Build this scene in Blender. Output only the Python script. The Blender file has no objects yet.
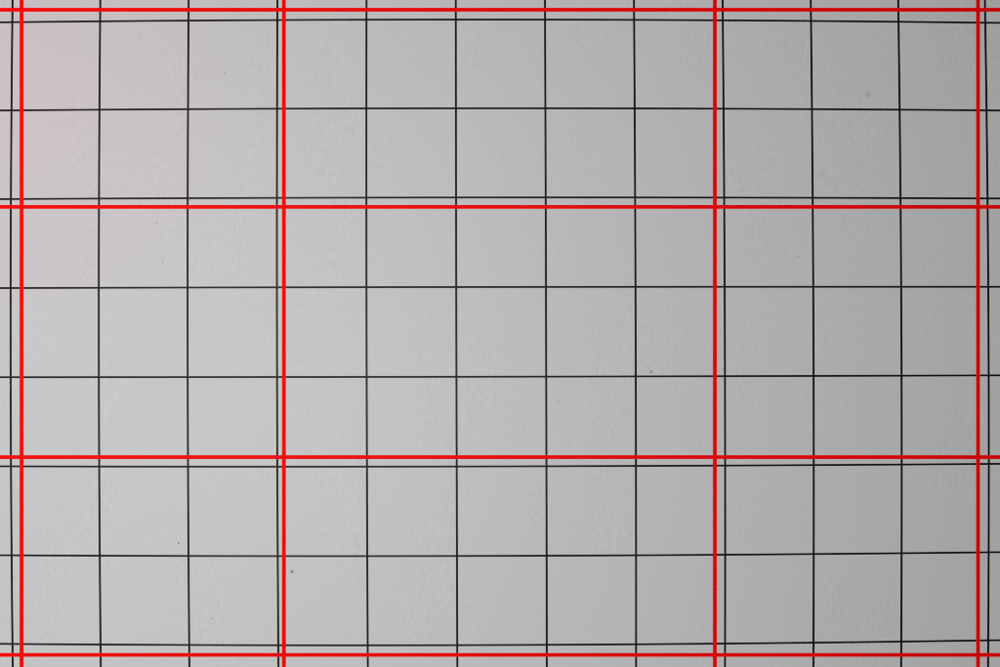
import bpy, bmesh, math, random
from mathutils import Matrix, Vector, Euler

random.seed(7)
scene = bpy.context.scene
C = scene.collection

# ------------------------------------------------------------ camera
CELL = 0.05                      # one printed square, metres
cam_data = bpy.data.cameras.new('camera')
cam_data.lens = 35.0
cam_data.sensor_width = 36.0
cam_data.clip_start = 0.01
cam_data.clip_end = 50.0
cam = bpy.data.objects.new('camera', cam_data)
C.objects.link(cam)
cam.location = (-0.00429, -0.541668, -0.003365)
cam.rotation_euler = (1.575294, 0.001889, -0.006652)
scene.camera = cam

# ------------------------------------------------------------ world: dim neutral room light
world = bpy.data.worlds.new('World')
scene.world = world
world.use_nodes = True
bg = world.node_tree.nodes['Background']
bg.inputs['Color'].default_value = (0.99, 0.975, 1.0, 1)
bg.inputs['Strength'].default_value = 0.115

# ------------------------------------------------------------ lamps
def area(name, loc, target, sx, sy, power, color):
    l = bpy.data.lights.new(name, 'AREA')
    l.shape = 'RECTANGLE'; l.size = sx; l.size_y = sy
    l.energy = power; l.color = color
    o = bpy.data.objects.new(name, l)
    C.objects.link(o)
    o.location = loc
    o.rotation_euler = (Vector(target) - Vector(loc)).to_track_quat('-Z', 'Y').to_euler()
    return o
area('softbox_lamp', (-0.32, -1.05, -0.04), (-0.32, 0, -0.04), 0.5, 0.5, 9.2, (0.995, 1.0, 0.995))
area('pink_bounce_lamp', (-0.285, -0.135, 0.140), (-0.275, 0, 0.125), 0.08, 0.08, 0.0215, (1.0, 0.0, 0.36))

scene.view_settings.view_transform = 'Standard'
scene.view_settings.look = 'None'
scene.view_settings.exposure = 0.0
scene.view_settings.gamma = 1.0
scene.view_settings.use_curve_mapping = False
scene.render.engine = 'CYCLES'
scene.cycles.filter_width = 1.0

# ------------------------------------------------------------ places on the board face (y = 0)
MC = cam.rotation_euler.to_matrix()
def px(xp, yp):
    """point (x, z) of the board face for a pixel of the 1000 x 667 image"""
    x, y = xp-500.0, yp-333.5
    d = MC @ Vector((x, -y, -35.0/36.0*1000))
    t = -cam.location.y/d.y
    p = Vector(cam.location)+d*t
    return p.x, p.z

JPEG_RIPPLE = 0.050
SMUDGES = [px(868.6, 94.6)+(0.0030, 0.20), px(821.6, 174.6)+(0.0026, 0.13), px(329, 33)+(0.0026, 0.06),
           px(33, 268)+(0.0020, 0.03), px(33.5, 273)+(0.0016, 0.03), px(652, 371)+(0.0016, 0.05)]

# ------------------------------------------------------------ materials
def board_material():
    m = bpy.data.materials.new('glossy_board'); m.use_nodes = True
    nt = m.node_tree; n = nt.nodes; k = nt.links
    b = n['Principled BSDF']
    tc = n.new('ShaderNodeTexCoord')
    # very faint mottling of the coating
    ns = n.new('ShaderNodeTexNoise'); ns.inputs['Scale'].default_value = 9.0; ns.inputs['Detail'].default_value = 3.0
    k.new(tc.outputs['Object'], ns.inputs['Vector'])
    mx = n.new('ShaderNodeMix'); mx.data_type = 'RGBA'
    mx.inputs['A'].default_value = (0.612, 0.614, 0.614, 1); mx.inputs['B'].default_value = (0.628, 0.628, 0.628, 1)
    k.new(ns.outputs['Fac'], mx.inputs['Factor'])
    b.inputs['Roughness'].default_value = 0.5; b.inputs['Specular IOR Level'].default_value = 0.22
    b.inputs['IOR'].default_value = 1.48
    # bump relief imitating JPEG ripples, stretched a little upwards, strongest in patches
    mp = n.new('ShaderNodeMapping'); mp.inputs['Scale'].default_value = (1.5, 1.0, 0.62)
    mp.inputs['Rotation'].default_value = (0, math.radians(-16), 0)
    k.new(tc.outputs['Object'], mp.inputs['Vector'])
    n2 = n.new('ShaderNodeTexNoise'); n2.inputs['Scale'].default_value = 390.0
    n2.inputs['Detail'].default_value = 3.0; n2.inputs['Distortion'].default_value = 0.5
    k.new(mp.outputs['Vector'], n2.inputs['Vector'])
    n3 = n.new('ShaderNodeTexNoise'); n3.inputs['Scale'].default_value = 17.0; n3.inputs['Detail'].default_value = 2.0
    k.new(mp.outputs['Vector'], n3.inputs['Vector'])
    rp = n.new('ShaderNodeMapRange'); rp.inputs['From Min'].default_value = 0.47; rp.inputs['From Max'].default_value = 0.60
    rp.inputs['To Min'].default_value = 0.10; rp.inputs['To Max'].default_value = 1.0
    k.new(n3.outputs['Fac'], rp.inputs['Value'])
    mu = n.new('ShaderNodeMath'); mu.operation = 'MULTIPLY'
    k.new(n2.outputs['Fac'], mu.inputs[0]); k.new(rp.outputs['Result'], mu.inputs[1])
    bp = n.new('ShaderNodeBump'); bp.inputs['Strength'].default_value = 0.6; bp.inputs['Distance'].default_value = 0.00012
    k.new(mu.outputs[0], bp.inputs['Height'])
    k.new(bp.outputs['Normal'], b.inputs['Normal'])
    # JPEG banding and grain imitated as uneven base colour in the same patches
    fr = n.new('ShaderNodeMapRange'); fr.inputs['From Min'].default_value = 0.3; fr.inputs['From Max'].default_value = 0.7
    fr.inputs['To Min'].default_value = -JPEG_RIPPLE; fr.inputs['To Max'].default_value = JPEG_RIPPLE
    k.new(n2.outputs['Fac'], fr.inputs['Value'])
    am = n.new('ShaderNodeMath'); am.operation = 'MULTIPLY_ADD'
    k.new(fr.outputs['Result'], am.inputs[0]); k.new(rp.outputs['Result'], am.inputs[1]); am.inputs[2].default_value = 1.0
    fac = am.outputs[0]
    # faint soft smudges wiped into the coating
    for (sx, sz, r, a) in SMUDGES:
        vd = n.new('ShaderNodeVectorMath'); vd.operation = 'DISTANCE'
        k.new(tc.outputs['Object'], vd.inputs[0]); vd.inputs[1].default_value = (sx, 0, sz)
        mr = n.new('ShaderNodeMapRange'); mr.interpolation_type = 'SMOOTHSTEP'
        mr.inputs['From Min'].default_value = 0.0; mr.inputs['From Max'].default_value = r
        mr.inputs['To Min'].default_value = 1-a; mr.inputs['To Max'].default_value = 1.0
        k.new(vd.outputs['Value'], mr.inputs['Value'])
        mm = n.new('ShaderNodeMath'); mm.operation = 'MULTIPLY'
        k.new(fac, mm.inputs[0]); k.new(mr.outputs['Result'], mm.inputs[1])
        fac = mm.outputs[0]
    sc = n.new('ShaderNodeVectorMath'); sc.operation = 'SCALE'
    k.new(mx.outputs['Result'], sc.inputs[0]); k.new(fac, sc.inputs['Scale'])
    k.new(sc.outputs['Vector'], b.inputs['Base Color'])
    return m

def plain(name, col, rough, spec=0.5, var=0.0, scale=300):
    m = bpy.data.materials.new(name); m.use_nodes = True
    nt = m.node_tree; n = nt.nodes; k = nt.links
    b = n['Principled BSDF']
    tc = n.new('ShaderNodeTexCoord')
    ns = n.new('ShaderNodeTexNoise'); ns.inputs['Scale'].default_value = scale
    k.new(tc.outputs['Object'], ns.inputs['Vector'])
    mx = n.new('ShaderNodeMix'); mx.data_type = 'RGBA'
    mx.inputs['A'].default_value = tuple(c*(1-var) for c in col)+(1,)
    mx.inputs['B'].default_value = tuple(c*(1+var) for c in col)+(1,)
    k.new(ns.outputs['Fac'], mx.inputs['Factor'])
    k.new(mx.outputs['Result'], b.inputs['Base Color'])
    b.inputs['Roughness'].default_value = rough
    b.inputs['Specular IOR Level'].default_value = spec
    return m

M_board = board_material()
M_ink = plain('black_ink', (0.0048, 0.0022, 0.0020), 0.5, 0.17, 0.35)
M_red = plain('overlay_red', (0.97, 0.0008, 0.0008), 0.6, 0.05, 0.02, 120)  # for the added guide overlay; the real board carries no red film
M_dust = plain('grey_dust', (0.26, 0.25, 0.25), 0.9, 0.1, 0.3, 900)
M_smudge = plain('faint_smudge', (0.43, 0.43, 0.43), 0.7, 0.2, 0.1, 900)

# ------------------------------------------------------------ grid layout
# Barrel lens distortion built into the ruled lines: a bow of about a millimetre.
A = (89.753276, 0.229761, 1.221232, -0.140233, 89.700511, -1.666317, 0.000615, -0.000411)
K1, K2 = -0.010281, 0.000503  # radial lens distortion terms
def on_board(i, j):
    """column i, row j of the ruling -> (x, z) on the board face"""
    u, v = i-5.5, j-3.5
    w = 1+A[6]*u+A[7]*v
    x = (A[0]*u+A[1]*v+A[2])/w; y = (A[3]*u+A[4]*v+A[5])/w
    r = min((x*x+y*y)/250000.0, 1.6)
    s = 1+K1*r+K2*r*r
    x *= s; y *= s
    d = MC @ Vector((x, -y, -35.0/36.0*1000))
    t = -cam.location.y/d.y
    p = Vector(cam.location)+d*t
    return p.x, p.z

I0, I1, J0, J1 = -6, 17, -5, 12          # lines on the whole board

def link(name, me, mat, parent=None):
    o = bpy.data.objects.new(name, me); C.objects.link(o)
    me.materials.append(mat)
    if parent: o.parent = parent
    return o

# ------------------------------------------------------------ the board
root = bpy.data.objects.new('gridded_board', None); C.objects.link(root)
root['label'] = 'pale grey glossy board ruled with a black square grid, filling the whole view'
root['category'] = 'grid board'

bm = bmesh.new()
ax, az = on_board(I0-0.5, J0-0.5); bx, bz = on_board(I1+0.5, J1+0.5)
bmesh.ops.create_cube(bm, size=1.0, matrix=Matrix.Translation(((ax+bx)/2, 0.006, (az+bz)/2)) @ Matrix.Diagonal((bx-ax, 0.012, az-bz, 1)))
bmesh.ops.bevel(bm, geom=bm.edges[:], offset=0.0015, segments=2, affect='EDGES')
me = bpy.data.meshes.new('board_panel'); bm.to_mesh(me); bm.free()
link('board_panel', me, M_board, root)

# ruled lines: each a thin film of ink of its own
def ruled(points, half, height, name, mat=None, parent=True):
    """points: list of (x, z); film of width 2*half lying on the face at y=0"""
    bm = bmesh.new()
    rows = []
    for q, (x, z) in enumerate(points):
        x0, z0 = points[max(q-1, 0)]; x1, z1 = points[min(q+1, len(points)-1)]
        t = Vector((x1-x0, z1-z0)).normalized(); nx, nz = -t.y, t.x
        h = half
        e = 0.00008
        rows.append([bm.verts.new((x+nx*h, 0.0002, z+nz*h)), bm.verts.new((x+nx*h, -height+e/4, z+nz*h)),
                     bm.verts.new((x+nx*(h-e), -height, z+nz*(h-e))), bm.verts.new((x-nx*(h-e), -height, z-nz*(h-e))),
                     bm.verts.new((x-nx*h, -height+e/4, z-nz*h)), bm.verts.new((x-nx*h, 0.0002, z-nz*h))])
    for a, b in zip(rows, rows[1:]):
        for s in range(5):
            bm.faces.new((a[s], a[s+1], b[s+1], b[s]))
    bm.faces.new(rows[0]); bm.faces.new(rows[-1][::-1])
    bmesh.ops.recalc_face_normals(bm, faces=bm.faces[:])
    me = bpy.data.meshes.new(name); bm.to_mesh(me); bm.free()
    return link(name, me, mat or M_ink, root if parent else None)

STEP = 0.5
def span(a, b): 
    n = int((b-a)/STEP); return [a+STEP*k for k in range(n+1)]
for i in range(I0, I1+1):
    ruled([on_board(i, j) for j in span(J0-0.35, J1+0.65)], 0.00057, 0.00008, 'vertical_line')
for j in range(J0, J1+1):
    ruled([on_board(i, j) for i in span(I0-0.35, I1+0.65)], 0.00054, 0.00005, 'horizontal_line')

# ------------------------------------------------------------ specks of dust and faint smudges
def speck(xp, yp, r, mat, name, flat=0.3, seed=0):
    rnd = random.Random(seed)
    x, z = px(xp, yp)
    r = r*CELL/89.7
    bm = bmesh.new()
    bmesh.ops.create_icosphere(bm, subdivisions=2, radius=1.0)
    kx, kz = rnd.uniform(0.8, 1.15), rnd.uniform(0.8, 1.2)
    for v in bm.verts:
        k = 1+rnd.uniform(-0.12, 0.12)
        v.co = Vector((v.co.x*r*kx*k, v.co.y*r*flat, v.co.z*r*kz*k))
    for f in bm.faces: f.smooth = True
    me = bpy.data.meshes.new(name); bm.to_mesh(me); bm.free()
    o = link(name, me, mat, root); o.location = (x, 0, z)
    return o
for q, (x, y, r, m) in enumerate([
        (292, 571.5, 1.3, 0), (178.5, 543.2, 0.95, 0), (651.3, 371.6, 1.3, 1), (224.5, 73.3, 0.65, 0),
        (138.8, 35, 0.65, 0), (156.5, 222.7, 0.6, 0), (162.6, 262.9, 0.7, 1), (10, 385, 0.9, 0),
        (498.5, 235.6, 0.6, 1), (578.5, 235.6, 0.6, 1), (558.7, 402, 0.8, 1), (797.8, 256.4, 0.8, 1),
        (212, 618.5, 0.9, 1), (13.5, 577.5, 0.8, 1), (804.6, 19.4, 1.0, 1)]):
    speck(x, y, r, (M_dust, M_smudge)[m], 'dust_speck', 0.3, q)

# ------------------------------------------------------------ red guide overlay, not on the board itself, added as thin strips
HALF = 1.93*CELL/89.7
for xp, lab in ((21.65, 'upright bright red overlay line near the left edge, beside the first black line'),
                (283.9, 'upright bright red overlay line left of the middle, closely right of the fourth black line'),
                (714.8, 'upright bright red overlay line right of the middle, closely left of the ninth black line'),
                (977.95, 'upright bright red overlay line near the right edge, beside the last black line')):
    o = ruled([px(xp, yp) for yp in (-430, 333, 1080)], HALF, 0.00020, 'red_overlay_line', M_red, False)
    o['label'] = lab; o['category'] = 'red strip'; o['group'] = 'straight red overlay lines over the black grid'
for yp, lab in ((9.8, 'level bright red overlay line along the top edge, above the first black line'),
                (206.9, 'level bright red overlay line in the upper half, closely under the third black line'),
                (457.1, 'level bright red overlay line in the lower half, closely above the sixth black line'),
                (654.85, 'level bright red overlay line along the bottom edge, under the last black line')):
    o = ruled([px(xp, yp) for xp in (-540, 500, 1530)], HALF, 0.00014, 'red_overlay_line', M_red, False)
    o['label'] = lab; o['category'] = 'red strip'; o['group'] = 'straight red overlay lines over the black grid'
